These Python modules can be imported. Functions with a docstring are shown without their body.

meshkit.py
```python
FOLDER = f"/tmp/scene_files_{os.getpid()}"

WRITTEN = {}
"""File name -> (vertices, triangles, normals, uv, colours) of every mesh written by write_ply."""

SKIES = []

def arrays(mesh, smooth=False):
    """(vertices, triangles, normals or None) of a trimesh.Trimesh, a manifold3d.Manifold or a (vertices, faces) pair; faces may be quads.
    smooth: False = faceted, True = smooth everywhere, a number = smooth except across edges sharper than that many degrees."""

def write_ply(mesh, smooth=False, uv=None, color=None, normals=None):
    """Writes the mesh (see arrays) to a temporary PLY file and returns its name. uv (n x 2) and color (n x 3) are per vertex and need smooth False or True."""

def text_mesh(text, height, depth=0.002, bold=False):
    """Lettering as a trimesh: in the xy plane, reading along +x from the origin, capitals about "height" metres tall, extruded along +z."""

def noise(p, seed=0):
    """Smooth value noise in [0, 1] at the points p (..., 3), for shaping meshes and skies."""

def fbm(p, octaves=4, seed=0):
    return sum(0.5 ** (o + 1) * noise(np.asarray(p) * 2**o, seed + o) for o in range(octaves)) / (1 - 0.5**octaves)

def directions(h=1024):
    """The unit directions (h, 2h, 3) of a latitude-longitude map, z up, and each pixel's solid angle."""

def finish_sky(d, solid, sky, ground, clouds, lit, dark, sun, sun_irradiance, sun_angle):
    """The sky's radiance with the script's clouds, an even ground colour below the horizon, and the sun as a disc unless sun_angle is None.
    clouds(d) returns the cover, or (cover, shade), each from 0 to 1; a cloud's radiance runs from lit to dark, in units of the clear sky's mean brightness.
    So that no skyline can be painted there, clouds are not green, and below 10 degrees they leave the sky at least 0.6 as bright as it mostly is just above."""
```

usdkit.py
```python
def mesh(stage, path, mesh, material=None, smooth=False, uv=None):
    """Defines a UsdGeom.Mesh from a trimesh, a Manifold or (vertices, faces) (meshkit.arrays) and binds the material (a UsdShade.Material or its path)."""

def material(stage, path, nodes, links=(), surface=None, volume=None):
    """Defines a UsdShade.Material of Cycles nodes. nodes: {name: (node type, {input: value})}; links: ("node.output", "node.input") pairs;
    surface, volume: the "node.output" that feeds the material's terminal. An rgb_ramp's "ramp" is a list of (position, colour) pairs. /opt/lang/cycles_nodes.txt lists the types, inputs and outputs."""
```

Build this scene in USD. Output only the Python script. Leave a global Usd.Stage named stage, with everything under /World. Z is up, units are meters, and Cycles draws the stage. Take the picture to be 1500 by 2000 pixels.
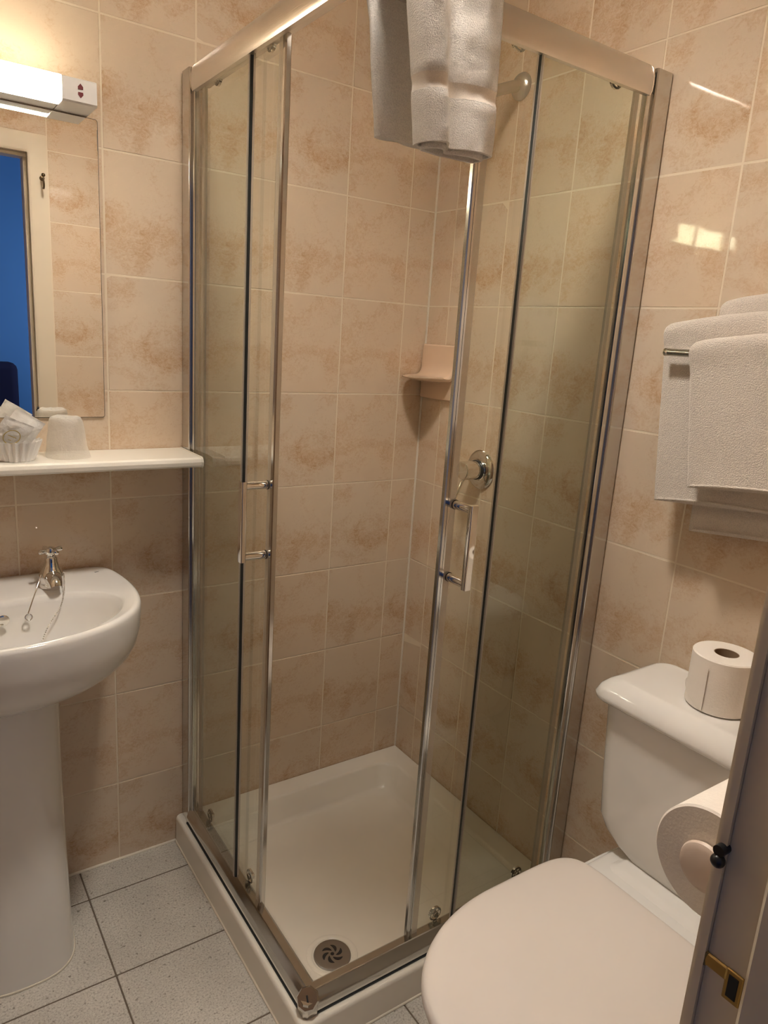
import math
import numpy as np
import trimesh
import manifold3d as m3
from shapely.geometry import Polygon, Point, box as sbox
from shapely import affinity
from pxr import Usd, UsdGeom, UsdLux, UsdShade, Gf, Sdf
import usdkit
from meshkit import noise, fbm

stage = Usd.Stage.CreateInMemory()
UsdGeom.SetStageUpAxis(stage, "Z")
UsdGeom.SetStageMetersPerUnit(stage, 1.0)
UsdGeom.Xform.Define(stage, "/World")
UsdGeom.Scope.Define(stage, "/World/Looks")
rng = np.random.default_rng(7)
PI = math.pi

# ------------------------------------------------------------------ camera, light
EXPOSURE = 1.8
LAMP = 6.5          # shaver lamp diffuser
CEIL = 52.0          # ceiling downlight
DAY = 0.9            # bedroom window
cam = UsdGeom.Camera.Define(stage, "/World/camera")
YAW, PITCH, ROLL = 0.6118, -0.2375, 0.0671
_f = np.array([math.sin(YAW) * math.cos(PITCH), math.cos(YAW) * math.cos(PITCH), math.sin(PITCH)])
_r = np.array([math.cos(YAW), -math.sin(YAW), 0.0])
_u = np.cross(_r, _f)
_R = math.cos(ROLL) * _r + math.sin(ROLL) * _u
_U = -math.sin(ROLL) * _r + math.cos(ROLL) * _u
_M = Gf.Matrix4d(*_R, 0, *_U, 0, *(-_f), 0, -1.3004, -1.7006, 1.3850, 1)
cam.AddTransformOp().Set(_M)
cam.CreateHorizontalApertureAttr(36.0)
cam.CreateVerticalApertureAttr(48.0)
cam.CreateFocalLengthAttr(1410.25 / 1500 * 36.0)
cam.CreateClippingRangeAttr(Gf.Vec2f(0.02, 100))
cam.CreateExposureAttr(EXPOSURE)

dome = UsdLux.DomeLight.Define(stage, "/World/sky")
dome.CreateColorAttr(Gf.Vec3f(0.6, 0.75, 1.0))
dome.CreateIntensityAttr(0.15)

# ------------------------------------------------------------------ helpers
_names = {}


def numbered(parent, name):
    k = _names.setdefault((parent, name), 0)
    _names[(parent, name)] = k + 1
    return f"{parent}/{name}" + (f"_{k:03d}" if k else "")


def path_of(parent):
    return "/World" if parent is None else str(parent.GetPath())


def obj(name, mesh, mat, parent=None, smooth=35, loc=None, rot=None, label=None, cat=None, group=None, kind=None):
    p = numbered(path_of(parent), name)
    m = usdkit.mesh(stage, p, mesh, mat, smooth=smooth)
    if loc is not None:
        m.AddTranslateOp().Set(Gf.Vec3d(*map(float, loc)))
    if rot is not None:
        m.AddRotateXYZOp().Set(Gf.Vec3f(*map(float, rot)))
    return tag(m.GetPrim(), label, cat, group, kind)


def tag(prim, label=None, cat=None, group=None, kind=None):
    for k, v in (("label", label), ("category", cat), ("group", group), ("kind", kind)):
        if v:
            prim.SetCustomDataByKey(k, v)
    return prim


def thing(name, label, cat, loc=(0, 0, 0), rz=0.0, group=None, kind=None):
    x = UsdGeom.Xform.Define(stage, numbered("/World", name))
    x.AddTranslateOp().Set(Gf.Vec3d(*map(float, loc)))
    x.AddRotateZOp().Set(float(rz))
    return tag(x.GetPrim(), label, cat, group, kind)


def cat_(*ms):
    out = []
    for m in ms:
        if isinstance(m, (list, tuple)) and len(m) and not isinstance(m[0], np.ndarray):
            out += list(m)
        else:
            out.append(m)
    return trimesh.util.concatenate([to_tm(m) for m in out])


def to_tm(m):
    if hasattr(m, "to_mesh"):
        k = m.to_mesh()
        return trimesh.Trimesh(k.vert_properties[:, :3], k.tri_verts, process=False)
    if isinstance(m, tuple):
        v, f = np.asarray(m[0], float), np.asarray(m[1], int)
        if f.shape[1] == 4:
            f = np.vstack([f[:, [0, 1, 2]], f[:, [0, 2, 3]]])
        return trimesh.Trimesh(v, f, process=False)
    return m


def bx(x0, x1, y0, y1, z0, z1, c=0.0):
    """A box, its edges chamfered by c."""
    lo, hi = np.array([min(x0, x1), min(y0, y1), min(z0, z1)]), np.array([max(x0, x1), max(y0, y1), max(z0, z1)])
    if c <= 0:
        m = trimesh.creation.box(hi - lo)
        m.apply_translation((lo + hi) / 2)
        return m
    c = min(c, (hi - lo).min() * 0.45)
    pts = []
    for a in range(3):
        l, h = lo + c, hi - c
        l[a], h[a] = lo[a], hi[a]
        pts += [[(l, h)[i][0], (l, h)[j][1], (l, h)[k][2]] for i in (0, 1) for j in (0, 1) for k in (0, 1)]
    return trimesh.convex.convex_hull(np.array(pts))


def rbx(x0, x1, y0, y1, z0, z1, r, seg=12):
    """A box with round edges."""
    lo, hi = np.array([min(x0, x1), min(y0, y1), min(z0, z1)]) + r, np.array([max(x0, x1), max(y0, y1), max(z0, z1)]) - r
    s = m3.Manifold.sphere(r, seg)
    return to_tm(m3.Manifold.batch_hull([s.translate([(lo, hi)[i][0], (lo, hi)[j][1], (lo, hi)[k][2]]) for i in (0, 1) for j in (0, 1) for k in (0, 1)]))


def lathe(profile, n=48, axis="z", at=(0, 0, 0)):
    p = np.asarray(profile, float)
    a = np.arange(n) * 2 * PI / n
    v = np.stack([p[:, None, 0] * np.cos(a), p[:, None, 0] * np.sin(a), np.broadcast_to(p[:, None, 1], (len(p), n))], -1).reshape(-1, 3)
    i, j = np.meshgrid(np.arange(len(p) - 1), np.arange(n), indexing="ij")
    f = np.stack([i * n + j, i * n + (j + 1) % n, (i + 1) * n + (j + 1) % n, (i + 1) * n + j], -1).reshape(-1, 4)
    m = to_tm((v, f))
    m.merge_vertices()
    m.update_faces(m.nondegenerate_faces())
    if axis == "x":
        v = m.vertices[:, [2, 0, 1]]
    elif axis == "-x":
        v = m.vertices[:, [2, 1, 0]] * [-1, 1, 1]
    elif axis == "y":
        v = m.vertices[:, [1, 2, 0]]
    elif axis == "-y":
        v = m.vertices[:, [0, 2, 1]] * [1, -1, 1]
    else:
        v = m.vertices
    m = trimesh.Trimesh(v + np.asarray(at, float), m.faces, process=False)
    if m.volume < 0:
        m.invert()
    return m


def tube(pts, r, n=12, caps=True):
    p = np.asarray(pts, float)
    r = np.broadcast_to(np.asarray(r, float), (len(p),))
    t = np.gradient(p, axis=0)
    t /= np.linalg.norm(t, axis=1, keepdims=True)
    a = np.zeros_like(p)
    ref = np.array([0, 0, 1.0]) if abs(t[0][2]) < 0.9 else np.array([1.0, 0, 0])
    a[0] = np.cross(t[0], ref)
    for k in range(len(p)):
        w = a[max(k - 1, 0)] - t[k] * (a[max(k - 1, 0)] @ t[k])
        a[k] = w / np.linalg.norm(w)
    b = np.cross(t, a)
    g = np.arange(n) * 2 * PI / n
    v = (p[:, None] + r[:, None, None] * (np.cos(g)[None, :, None] * a[:, None] + np.sin(g)[None, :, None] * b[:, None])).reshape(-1, 3)
    return loft(v.reshape(len(p), n, 3), caps)


def loft(rings, caps=True, closed=True):
    rings = np.asarray(rings, float)
    k, n = rings.shape[:2]
    v = rings.reshape(-1, 3)
    i, j = np.meshgrid(np.arange(k - 1), np.arange(n if closed else n - 1), indexing="ij")
    f = np.stack([i * n + j, i * n + (j + 1) % n, (i + 1) * n + (j + 1) % n, (i + 1) * n + j], -1).reshape(-1, 4)
    f = np.vstack([f[:, [0, 1, 2]], f[:, [0, 2, 3]]])
    if caps:
        v = np.vstack([v, rings[0].mean(0), rings[-1].mean(0)])
        q = np.arange(n)
        f = np.vstack([f, np.stack([np.full(n, k * n), (q + 1) % n, q], 1), np.stack([np.full(n, k * n + 1), (k - 1) * n + q, (k - 1) * n + (q + 1) % n], 1)])
    m = trimesh.Trimesh(v, f, process=False)
    if closed and caps and m.volume < 0:
        m.invert()
    return m


def prism(poly, h, axes="xyz", at=0.0):
    """Extrudes a shapely polygon (in the plane of the first two named axes) along the third, from at to at + h."""
    m = trimesh.util.concatenate([trimesh.creation.extrude_polygon(g, h, engine="earcut") for g in getattr(poly, "geoms", [poly])])
    m.apply_translation([0, 0, at])
    idx = ["xyz".index(c) for c in axes]
    v = np.empty_like(m.vertices)
    for s, d in enumerate(idx):
        v[:, d] = m.vertices[:, s]
    m = trimesh.Trimesh(v, m.faces, process=False)
    if m.volume < 0:
        m.invert()
    return m


def spline(pts, n, closed=False):
    from scipy.interpolate import CubicSpline
    p = np.asarray(pts, float)
    if closed:
        p = np.vstack([p, p[:1]])
    t = np.r_[0, np.cumsum(np.sqrt(np.linalg.norm(np.diff(p, axis=0), axis=1)))]
    cs = CubicSpline(t, p, bc_type="periodic" if closed else "natural")
    return cs(np.linspace(0, t[-1], n, endpoint=not closed))


def fit_angle(outline, c, n):
    """Radii of an outline around c at n even angles."""
    d = outline - c
    a = np.arctan2(d[:, 1], d[:, 0])
    o = np.argsort(a)
    a, r = a[o], np.linalg.norm(d, axis=1)[o]
    th = np.arange(n) * 2 * PI / n - PI
    return th, np.interp(th, np.r_[a[-3:] - 2 * PI, a, a[:3] + 2 * PI], np.r_[r[-3:], r, r[:3]])


# ------------------------------------------------------------------ materials
def L(name):
    return "/World/Looks/" + name


def plain(name, color, rough=0.5, metal=0.0, **kw):
    return usdkit.material(stage, L(name), {"p": ("principled_bsdf", {"base_color": color, "roughness": rough, "metallic": metal, **kw})}, surface="p.BSDF")


def tile_mat(name, off, tint=(1, 1, 1)):
    t = np.array(tint)
    lo, mid, hi = np.array([0.50, 0.30, 0.16]) * t, np.array([0.625, 0.455, 0.308]) * t, np.array([0.700, 0.565, 0.425]) * t
    nodes = {
        "tc": ("texture_coordinate", {}),
        "mp": ("mapping", {"location": off, "scale": (1.0, 1.0, 1.25)}),
        "n1": ("noise_texture", {"scale": 8.0, "detail": 6.0, "roughness": 0.6, "distortion": 1.0}),
        "n2": ("noise_texture", {"scale": 80.0, "detail": 5.0, "roughness": 0.65, "distortion": 1.4}),
        "nv": ("noise_texture", {"scale": 17.0, "detail": 4.0, "roughness": 0.6, "distortion": 2.6}),
        "sep": ("separate_xyz", {}),
        # the printed darker cloud in the lower half of every tile
        "zz": ("math", {"math_type": "multiply_add", "value2": -22.0, "value3": -0.75}),
        "zs": ("math", {"math_type": "multiply"}),
        "ze": ("math", {"math_type": "multiply_add", "value2": -0.5, "value3": 1.0}),
        "zc": ("math", {"math_type": "maximum", "value2": 0.0}),
        "zw": ("math", {"math_type": "multiply_add", "value2": 0.15, "value3": -0.05}),
        "m1": ("math", {"math_type": "multiply_add", "value2": 1.15, "value3": 0.0}),
        "ad": ("math", {"math_type": "add"}),
        "m2": ("math", {"math_type": "multiply_add", "value2": 0.85}),
        "rp": ("rgb_ramp", {"ramp": [(0.30, tuple(hi)), (0.52, tuple(mid)), (0.78, tuple(lo))]}),
        "vr": ("rgb_ramp", {"ramp": [(0.485, (0, 0, 0)), (0.50, (1, 1, 1)), (0.515, (0, 0, 0))]}),
        "vm": ("math", {"math_type": "multiply", "value2": 0.5}),
        "vx": ("mix", {"mix_type": "mix", "color2": tuple(hi * 1.06)}),
        "wv": ("noise_texture", {"scale": 11.0, "detail": 1.0}),
        "bp": ("bump", {"strength": 0.10, "distance": 0.004}),
        "p": ("principled_bsdf", {"roughness": 0.045}),
    }
    links = [("tc.object", "mp.vector"), ("mp.vector", "n1.vector"), ("mp.vector", "n2.vector"), ("mp.vector", "nv.vector"),
             ("tc.object", "sep.vector"), ("sep.z", "zz.value1"), ("zz.value", "zs.value1"), ("zz.value", "zs.value2"), ("zs.value", "ze.value1"), ("ze.value", "zc.value1"), ("zc.value", "zw.value1"),
             ("n1.fac", "m1.value1"), ("zw.value", "m1.value3"), ("n2.fac", "m2.value1"), ("m1.value", "m2.value3"),
             ("m2.value", "ad.value1"),
             ("ad.value", "rp.fac"), ("nv.fac", "vr.fac"), ("vr.color", "vm.value1"), ("vm.value", "vx.fac"), ("rp.color", "vx.color1"), ("vx.color", "p.base_color"),
             ("tc.object", "wv.vector"), ("wv.fac", "bp.height"), ("bp.normal", "p.normal")]
    nodes["ad"] = ("math", {"math_type": "add", "value2": -0.67})
    return usdkit.material(stage, L(name), nodes, links, surface="p.BSDF")


M = {}
M["tile"] = [tile_mat("tile_print_a", (0.0, 0.0, 0.0)), tile_mat("tile_print_b", (0.13, 0.4, 0.07), (0.99, 1.0, 1.01)), tile_mat("tile_print_c", (0.55, 0.9, 0.61), (1.01, 0.99, 0.97))]
M["grout"] = plain("grout_cream", (0.78, 0.67, 0.52), 0.85)
M["silicone"] = plain("silicone_white", (0.80, 0.72, 0.60), 0.45)
M["floor_grout"] = plain("floor_grout", (0.16, 0.125, 0.095), 0.9)
M["floor_tile"] = usdkit.material(stage, L("floor_tile_grey"), {
    "g": ("geometry", {}),
    "a": ("noise_texture", {"scale": 240.0, "detail": 3.0, "roughness": 0.7}),
    "b": ("noise_texture", {"scale": 6.0, "detail": 5.0, "roughness": 0.6}),
    "c": ("noise_texture", {"scale": 95.0, "detail": 3.0}),
    "ra": ("rgb_ramp", {"ramp": [(0.33, (0.36, 0.325, 0.285)), (0.45, (0.60, 0.56, 0.50)), (0.66, (0.74, 0.70, 0.63))]}),
    "rb": ("rgb_ramp", {"ramp": [(0.25, (0.78, 0.78, 0.78)), (0.7, (1, 1, 1))]}),
    "rc": ("rgb_ramp", {"ramp": [(0.28, (0.45, 0.42, 0.39)), (0.37, (1, 1, 1))]}),
    "x": ("mix", {"mix_type": "multiply", "fac": 1.0}),
    "y": ("mix", {"mix_type": "multiply", "fac": 1.0}),
    "bp": ("bump", {"strength": 0.15, "distance": 0.001}),
    "p": ("principled_bsdf", {"roughness": 0.55})},
    [("g.position", "a.vector"), ("g.position", "b.vector"), ("g.position", "c.vector"), ("a.fac", "ra.fac"), ("b.fac", "rb.fac"), ("c.fac", "rc.fac"),
     ("ra.color", "x.color1"), ("rb.color", "x.color2"), ("x.color", "y.color1"), ("rc.color", "y.color2"), ("y.color", "p.base_color"), ("a.fac", "bp.height"), ("bp.normal", "p.normal")], surface="p.BSDF")
M["ceramic"] = plain("white_ceramic", (0.80, 0.775, 0.735), 0.07, coat_weight=0.3)
M["seat"] = plain("seat_plastic", (0.76, 0.69, 0.63), 0.33)
M["tray"] = plain("tray_acrylic", (0.90, 0.84, 0.74), 0.20)
M["peach"] = plain("peach_ceramic", (0.77, 0.57, 0.41), 0.12)
M["chrome"] = plain("chrome", (0.80, 0.78, 0.75), 0.06, 1.0)
M["steel"] = plain("dull_steel", (0.36, 0.34, 0.32), 0.35, 1.0)
M["brass"] = plain("brass", (0.62, 0.45, 0.17), 0.25, 1.0)
M["bronze"] = plain("dark_bronze", (0.16, 0.11, 0.06), 0.3, 1.0)
M["black"] = plain("black_rubber", (0.012, 0.012, 0.013), 0.35)
M["gasket"] = plain("dark_gasket", (0.02, 0.024, 0.026), 0.4)
M["slot"] = plain("drain_dark", (0.008, 0.008, 0.009), 0.6)
M["satin"] = usdkit.material(stage, L("satin_aluminium"), {
    "tc": ("texture_coordinate", {}),
    "mp": ("mapping", {"scale": (3.0, 3.0, 260.0)}),
    "n": ("noise_texture", {"scale": 3.0, "detail": 4.0}),
    "bp": ("bump", {"strength": 0.12, "distance": 0.0015}),
    "p": ("principled_bsdf", {"base_color": (0.76, 0.72, 0.67), "metallic": 1.0, "roughness": 0.27})},
    [("tc.object", "mp.vector"), ("mp.vector", "n.vector"), ("n.fac", "bp.height"), ("bp.normal", "p.normal")], surface="p.BSDF")
M["strip"] = plain("polished_strip", (0.62, 0.60, 0.57), 0.15, 1.0)
M["mirror"] = plain("mirror_silver", (0.93, 0.93, 0.92), 0.0, 1.0)
M["mirror_edge"] = plain("mirror_edge", (0.10, 0.085, 0.065), 0.4)
M["pvc"] = usdkit.material(stage, L("clear_pvc"), {
    "t": ("transparent_bsdf", {"color": (0.93, 0.9, 0.86)}), "p": ("principled_bsdf", {"base_color": (0.72, 0.66, 0.58), "roughness": 0.2}),
    "m": ("mix_closure", {"fac": 0.38})}, [("t.BSDF", "m.closure1"), ("p.BSDF", "m.closure2")], surface="m.closure")


def pane(name, tint, f0=1.5):
    return usdkit.material(stage, L(name), {
        "t": ("transparent_bsdf", {"color": tint}), "g": ("glossy_bsdf", {"color": (1, 1, 1), "roughness": 0.0}),
        "f": ("fresnel", {"IOR": f0}), "geo": ("geometry", {}), "inv": ("math", {"math_type": "subtract", "value1": 1.0}), "mul": ("math", {"math_type": "multiply"}), "m": ("mix_closure", {})},
        [("geo.backfacing", "inv.value2"), ("inv.value", "mul.value1"), ("f.fac", "mul.value2"), ("mul.value", "m.fac"), ("t.BSDF", "m.closure1"), ("g.BSDF", "m.closure2")], surface="m.closure")


M["glass"] = pane("shower_glass", (0.962, 0.976, 0.948))
M["glass_edge"] = plain("glass_edge", (0.012, 0.02, 0.018), 0.2)
M["shelf"] = plain("shelf_white", (0.84, 0.80, 0.72), 0.25)
M["door_wood"] = plain("door_wood", (0.22, 0.13, 0.07), 0.35)
M["paint"] = plain("door_paint_cream", (0.75, 0.655, 0.51), 0.35)
M["white_plastic"] = plain("white_plastic", (0.80, 0.775, 0.745), 0.35)
M["ceiling"] = plain("ceiling_white", (0.82, 0.79, 0.74), 0.8)
M["blue"] = plain("blue_wall_paint", (0.10, 0.32, 0.70), 0.7)
M["navy"] = plain("navy_fabric", (0.006, 0.008, 0.045), 0.9)
M["carpet"] = plain("bedroom_carpet", (0.10, 0.10, 0.16), 0.95)
M["tissue"] = usdkit.material(stage, L("toilet_tissue"), {
    "g": ("geometry", {}), "n": ("noise_texture", {"scale": 260.0, "detail": 3.0}), "bp": ("bump", {"strength": 0.3, "distance": 0.0012}),
    "p": ("principled_bsdf", {"base_color": (0.90, 0.83, 0.75), "roughness": 0.95})},
    [("g.position", "n.vector"), ("n.fac", "bp.height"), ("bp.normal", "p.normal")], surface="p.BSDF")
M["card"] = plain("cardboard", (0.30, 0.20, 0.12), 0.9)
M["cap_plastic"] = plain("roll_cap_plastic", (0.74, 0.60, 0.50), 0.4)


def towel_mat(name, color, scale, strength, band=None):
    nodes = {
        "g": ("geometry", {}),
        "n": ("noise_texture", {"scale": scale, "detail": 3.0, "roughness": 0.65}),
        "w": ("noise_texture", {"scale": 38.0, "detail": 3.0}),
        "cr": ("rgb_ramp", {"ramp": [(0.32, tuple(np.array(color) * 0.80)), (0.58, color)]}),
        "ms": ("math", {"math_type": "multiply", "value2": 1.0}),
        "ad": ("math", {"math_type": "multiply_add", "value2": 0.8}),
        "bp": ("bump", {"strength": strength, "distance": 0.006}),
        "p": ("principled_bsdf", {"roughness": 1.0, "sheen_weight": 0.5, "sheen_roughness": 0.5, "sheen_tint": (1.0, 0.95, 0.9)})}
    links = [("g.position", "n.vector"), ("g.position", "w.vector"), ("n.fac", "cr.fac"), ("cr.color", "p.base_color"),
             ("n.fac", "ms.value1"), ("w.fac", "ad.value1"), ("ms.value", "ad.value3"), ("ad.value", "bp.height"), ("bp.normal", "p.normal")]
    return usdkit.material(stage, L(name), nodes, links, surface="p.BSDF")


M["towel"] = towel_mat("terry_white", (0.93, 0.88, 0.82), 520.0, 0.7)
M["towel_band"] = towel_mat("towel_band", (0.82, 0.74, 0.65), 900.0, 0.06)
M["terry"] = towel_mat("terry_cream", (0.86, 0.77, 0.68), 460.0, 0.75)
M["wrap"] = usdkit.material(stage, L("wrapper_film"), {
    "g": ("geometry", {}), "n": ("noise_texture", {"scale": 75.0, "detail": 5.0, "distortion": 2.5}), "bp": ("bump", {"strength": 0.55, "distance": 0.003}),
    "t": ("transparent_bsdf", {"color": (0.98, 0.96, 0.93)}), "p": ("principled_bsdf", {"base_color": (0.95, 0.93, 0.89), "roughness": 0.3}),
    "m": ("mix_closure", {"fac": 0.42})}, [("g.position", "n.vector"), ("n.fac", "bp.height"), ("bp.normal", "p.normal"), ("t.BSDF", "m.closure1"), ("p.BSDF", "m.closure2")], surface="m.closure")
M["sachet"] = usdkit.material(stage, L("sachet_film"), {
    "g": ("geometry", {}), "n": ("noise_texture", {"scale": 90.0, "detail": 4.0, "distortion": 1.0}), "bp": ("bump", {"strength": 0.45, "distance": 0.003}),
    "p": ("principled_bsdf", {"base_color": (0.88, 0.86, 0.83), "roughness": 0.28})},
    [("g.position", "n.vector"), ("n.fac", "bp.height"), ("bp.normal", "p.normal")], surface="p.BSDF")
M["gold"] = plain("gold_print", (0.55, 0.42, 0.14), 0.4)
M["dish"] = plain("dish_white", (0.86, 0.83, 0.80), 0.4)
M["cup"] = pane("cup_plastic", (0.97, 0.96, 0.94), 1.35)
M["socket_red"] = plain("socket_red", (0.16, 0.012, 0.015), 0.5)


def emit(name, color, strength):
    return usdkit.material(stage, L(name), {"e": ("emission", {"color": color, "strength": strength})}, surface="e.emission")


M["lamp"] = emit("lamp_diffuser", (1.0, 0.88, 0.66), LAMP)
M["ceil_lamp"] = emit("ceiling_opal", (1.0, 0.925, 0.825), CEIL)
M["daylight"] = emit("bedroom_daylight", (0.75, 0.82, 1.0), DAY)

# ------------------------------------------------------------------ the room: tiles and grout
TW, TH, ZB = 0.1995, 0.25, 0.2275   # tile pitch, first full row's foot
ZC = 2.53
XL, YF = -1.60, -1.468              # faces of the left wall and of the wall with the door
G = 0.0019                          # half a joint
_tm = {}


def tile_mesh(w, h, c=0.0006, t=0.006):
    key = (round(w, 4), round(h, 4))
    if key not in _tm:
        x, z = w / 2 - G, h / 2 - G
        v = [(sx * (x - c), 0, sz * (z - c)) for sx, sz in ((-1, -1), (1, -1), (1, 1), (-1, 1))] + [(sx * x, c, sz * z) for sx, sz in ((-1, -1), (1, -1), (1, 1), (-1, 1))] + [(sx * x, t, sz * z) for sx, sz in ((-1, -1), (1, -1), (1, 1), (-1, 1))]
        f = [(0, 1, 2, 3)]
        for a in (0, 4):
            f += [(a + (k + 1) % 4, a + k, a + 4 + k, a + 4 + (k + 1) % 4) for k in range(4)]
        f += [(11, 10, 9, 8)]
        _tm[key] = (np.array(v, float), np.array(f))
    return _tm[key]


def tiles(parent, place, rz, u_lines, z_lines, clip=None):
    """Lays tiles between the joints; place(u, z) gives the tile's centre on the wall's face."""
    for i in range(len(u_lines) - 1):
        for j in range(len(z_lines) - 1):
            u0, u1, z0, z1 = u_lines[i], u_lines[i + 1], z_lines[j], z_lines[j + 1]
            if u1 - u0 < 0.012 or z1 - z0 < 0.012:
                continue
            a, b = rng.normal(0, 0.10, 2)
            obj("tile", tile_mesh(u1 - u0, z1 - z0), M["tile"][int(rng.integers(3))], parent, smooth=False, loc=place((u0 + u1) / 2, (z0 + z1) / 2), rot=(a, 0, rz + b))


def lines(lo, hi, start, pitch):
    k = np.arange(-60, 60) * pitch + start
    return [lo, *[x for x in k if lo + 0.012 < x < hi - 0.012], hi]


zl = lines(0, ZC, ZB, TH)
w = thing("wall_back", "tiled wall with the mirror, shelf and basin", None, kind="structure")
obj("grout_bed", bx(XL - 0.1, 0.1, 0.0006, 0.1, 0, ZC), M["grout"], w, False)
tiles(w, lambda u, z: (-u, 0.0, z), 0, lines(0, -XL, 0.0864, TW), zl)
w = thing("wall_right", "tiled wall with the shower valve and cistern", None, kind="structure")
obj("grout_bed", bx(0.0006, 0.1, YF - 0.1, 0.0014, 0, ZC), M["grout"], w, False)
tiles(w, lambda u, z: (0.0, -u, z), -90, lines(0, -YF, 0.0906, TW), zl)
w = thing("wall_left", "tiled wall beside the open door", None, kind="structure")
obj("grout_bed", bx(XL - 0.1, XL - 0.0006, YF - 0.1, 0.0014, 0, ZC), M["grout"], w, False)
tiles(w, lambda u, z: (XL, -u, z), 90, lines(0, -YF, 0.05, TW), zl)
XD0, XD1, ZD = -1.50, -0.797, 1.958   # door opening
w = thing("wall_front", "tiled wall around the doorway", None, kind="structure")
obj("grout_bed", cat_(bx(-0.785, 0.0, YF - 0.085, YF - 0.0006, 0, ZC), bx(XL, -0.785, YF - 0.085, YF - 0.0006, ZD + 0.012, ZC), bx(XL, XD0 - 0.012, YF - 0.085, YF - 0.0006, 0, ZD + 0.012)), M["grout"], w, False)
tiles(w, lambda u, z: (-u, YF, z), 180, lines(0, 0.727, 0.727 - 3 * TW, TW), zl)
tiles(w, lambda u, z: (-u, YF, z), 180, lines(0.727, -XL, 0.727, TW), lines(ZD + 0.068, ZC, ZB, TH))

fl = thing("floor", "grey speckled square floor tiles", None, kind="structure")
obj("grout_bed", bx(XL - 0.1, 0.1, YF - 0.1, 0.1, -0.1, -0.0012), M["floor_grout"], fl, False)
xs, ys = lines(XL, 0.0, -0.985, 0.25), lines(YF, 0.0, -0.107, 0.25)
for i in range(len(xs) - 1):
    for j in range(len(ys) - 1):
        obj("tile", bx(xs[i] + 0.0018, xs[i + 1] - 0.0018, ys[j] + 0.0018, ys[j + 1] - 0.0018, -0.008, 0.0, 0.0012), M["floor_tile"], fl, False)
obj("ceiling", bx(XL - 0.1, 0.1, YF - 0.1, 0.1, ZC, ZC + 0.08), M["ceiling"], None, False, kind="structure")
# silicone beads
def bead(a, b, r=0.0045):
    return tube([a, (np.array(a) + b) / 2, b], r, 8)
obj("trim_1", bead((-0.001, -0.001, 0.078), np.array((-0.001, -0.001, ZC - 0.005)), 0.0036), M["silicone"], None, 60, kind="structure")
obj("trim_2", bead((XL, -0.001, 0.001), np.array((-0.735, -0.001, 0.001)), 0.0042), M["silicone"], None, 60, kind="structure")
obj("trim_3", bead((-0.735, -0.002, 0.001), np.array((-0.735, -0.735, 0.001)), 0.0035), M["silicone"], None, 60, kind="structure")
obj("trim_4", bead((-0.735, -0.735, 0.001), np.array((0.0, -0.735, 0.001)), 0.0035), M["silicone"], None, 60, kind="structure")

# ------------------------------------------------------------------ doorway and the bedroom behind it
d = thing("door_1", "cream painted door frame", None, kind="structure")
YA = -1.4555                          # architrave's face


def moulded(pl):
    """A flat board along the wall whose front edges are rounded off."""
    return cat_(prism(pl, 0.0062, "xzy", YF + 0.0003), *[prism(pl.buffer(-i_), 0.0012, "xzy", YF + 0.0063 + k * 0.0012) for k, i_ in enumerate((0.0004, 0.0012, 0.0024, 0.0042, 0.0066))])


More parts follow.
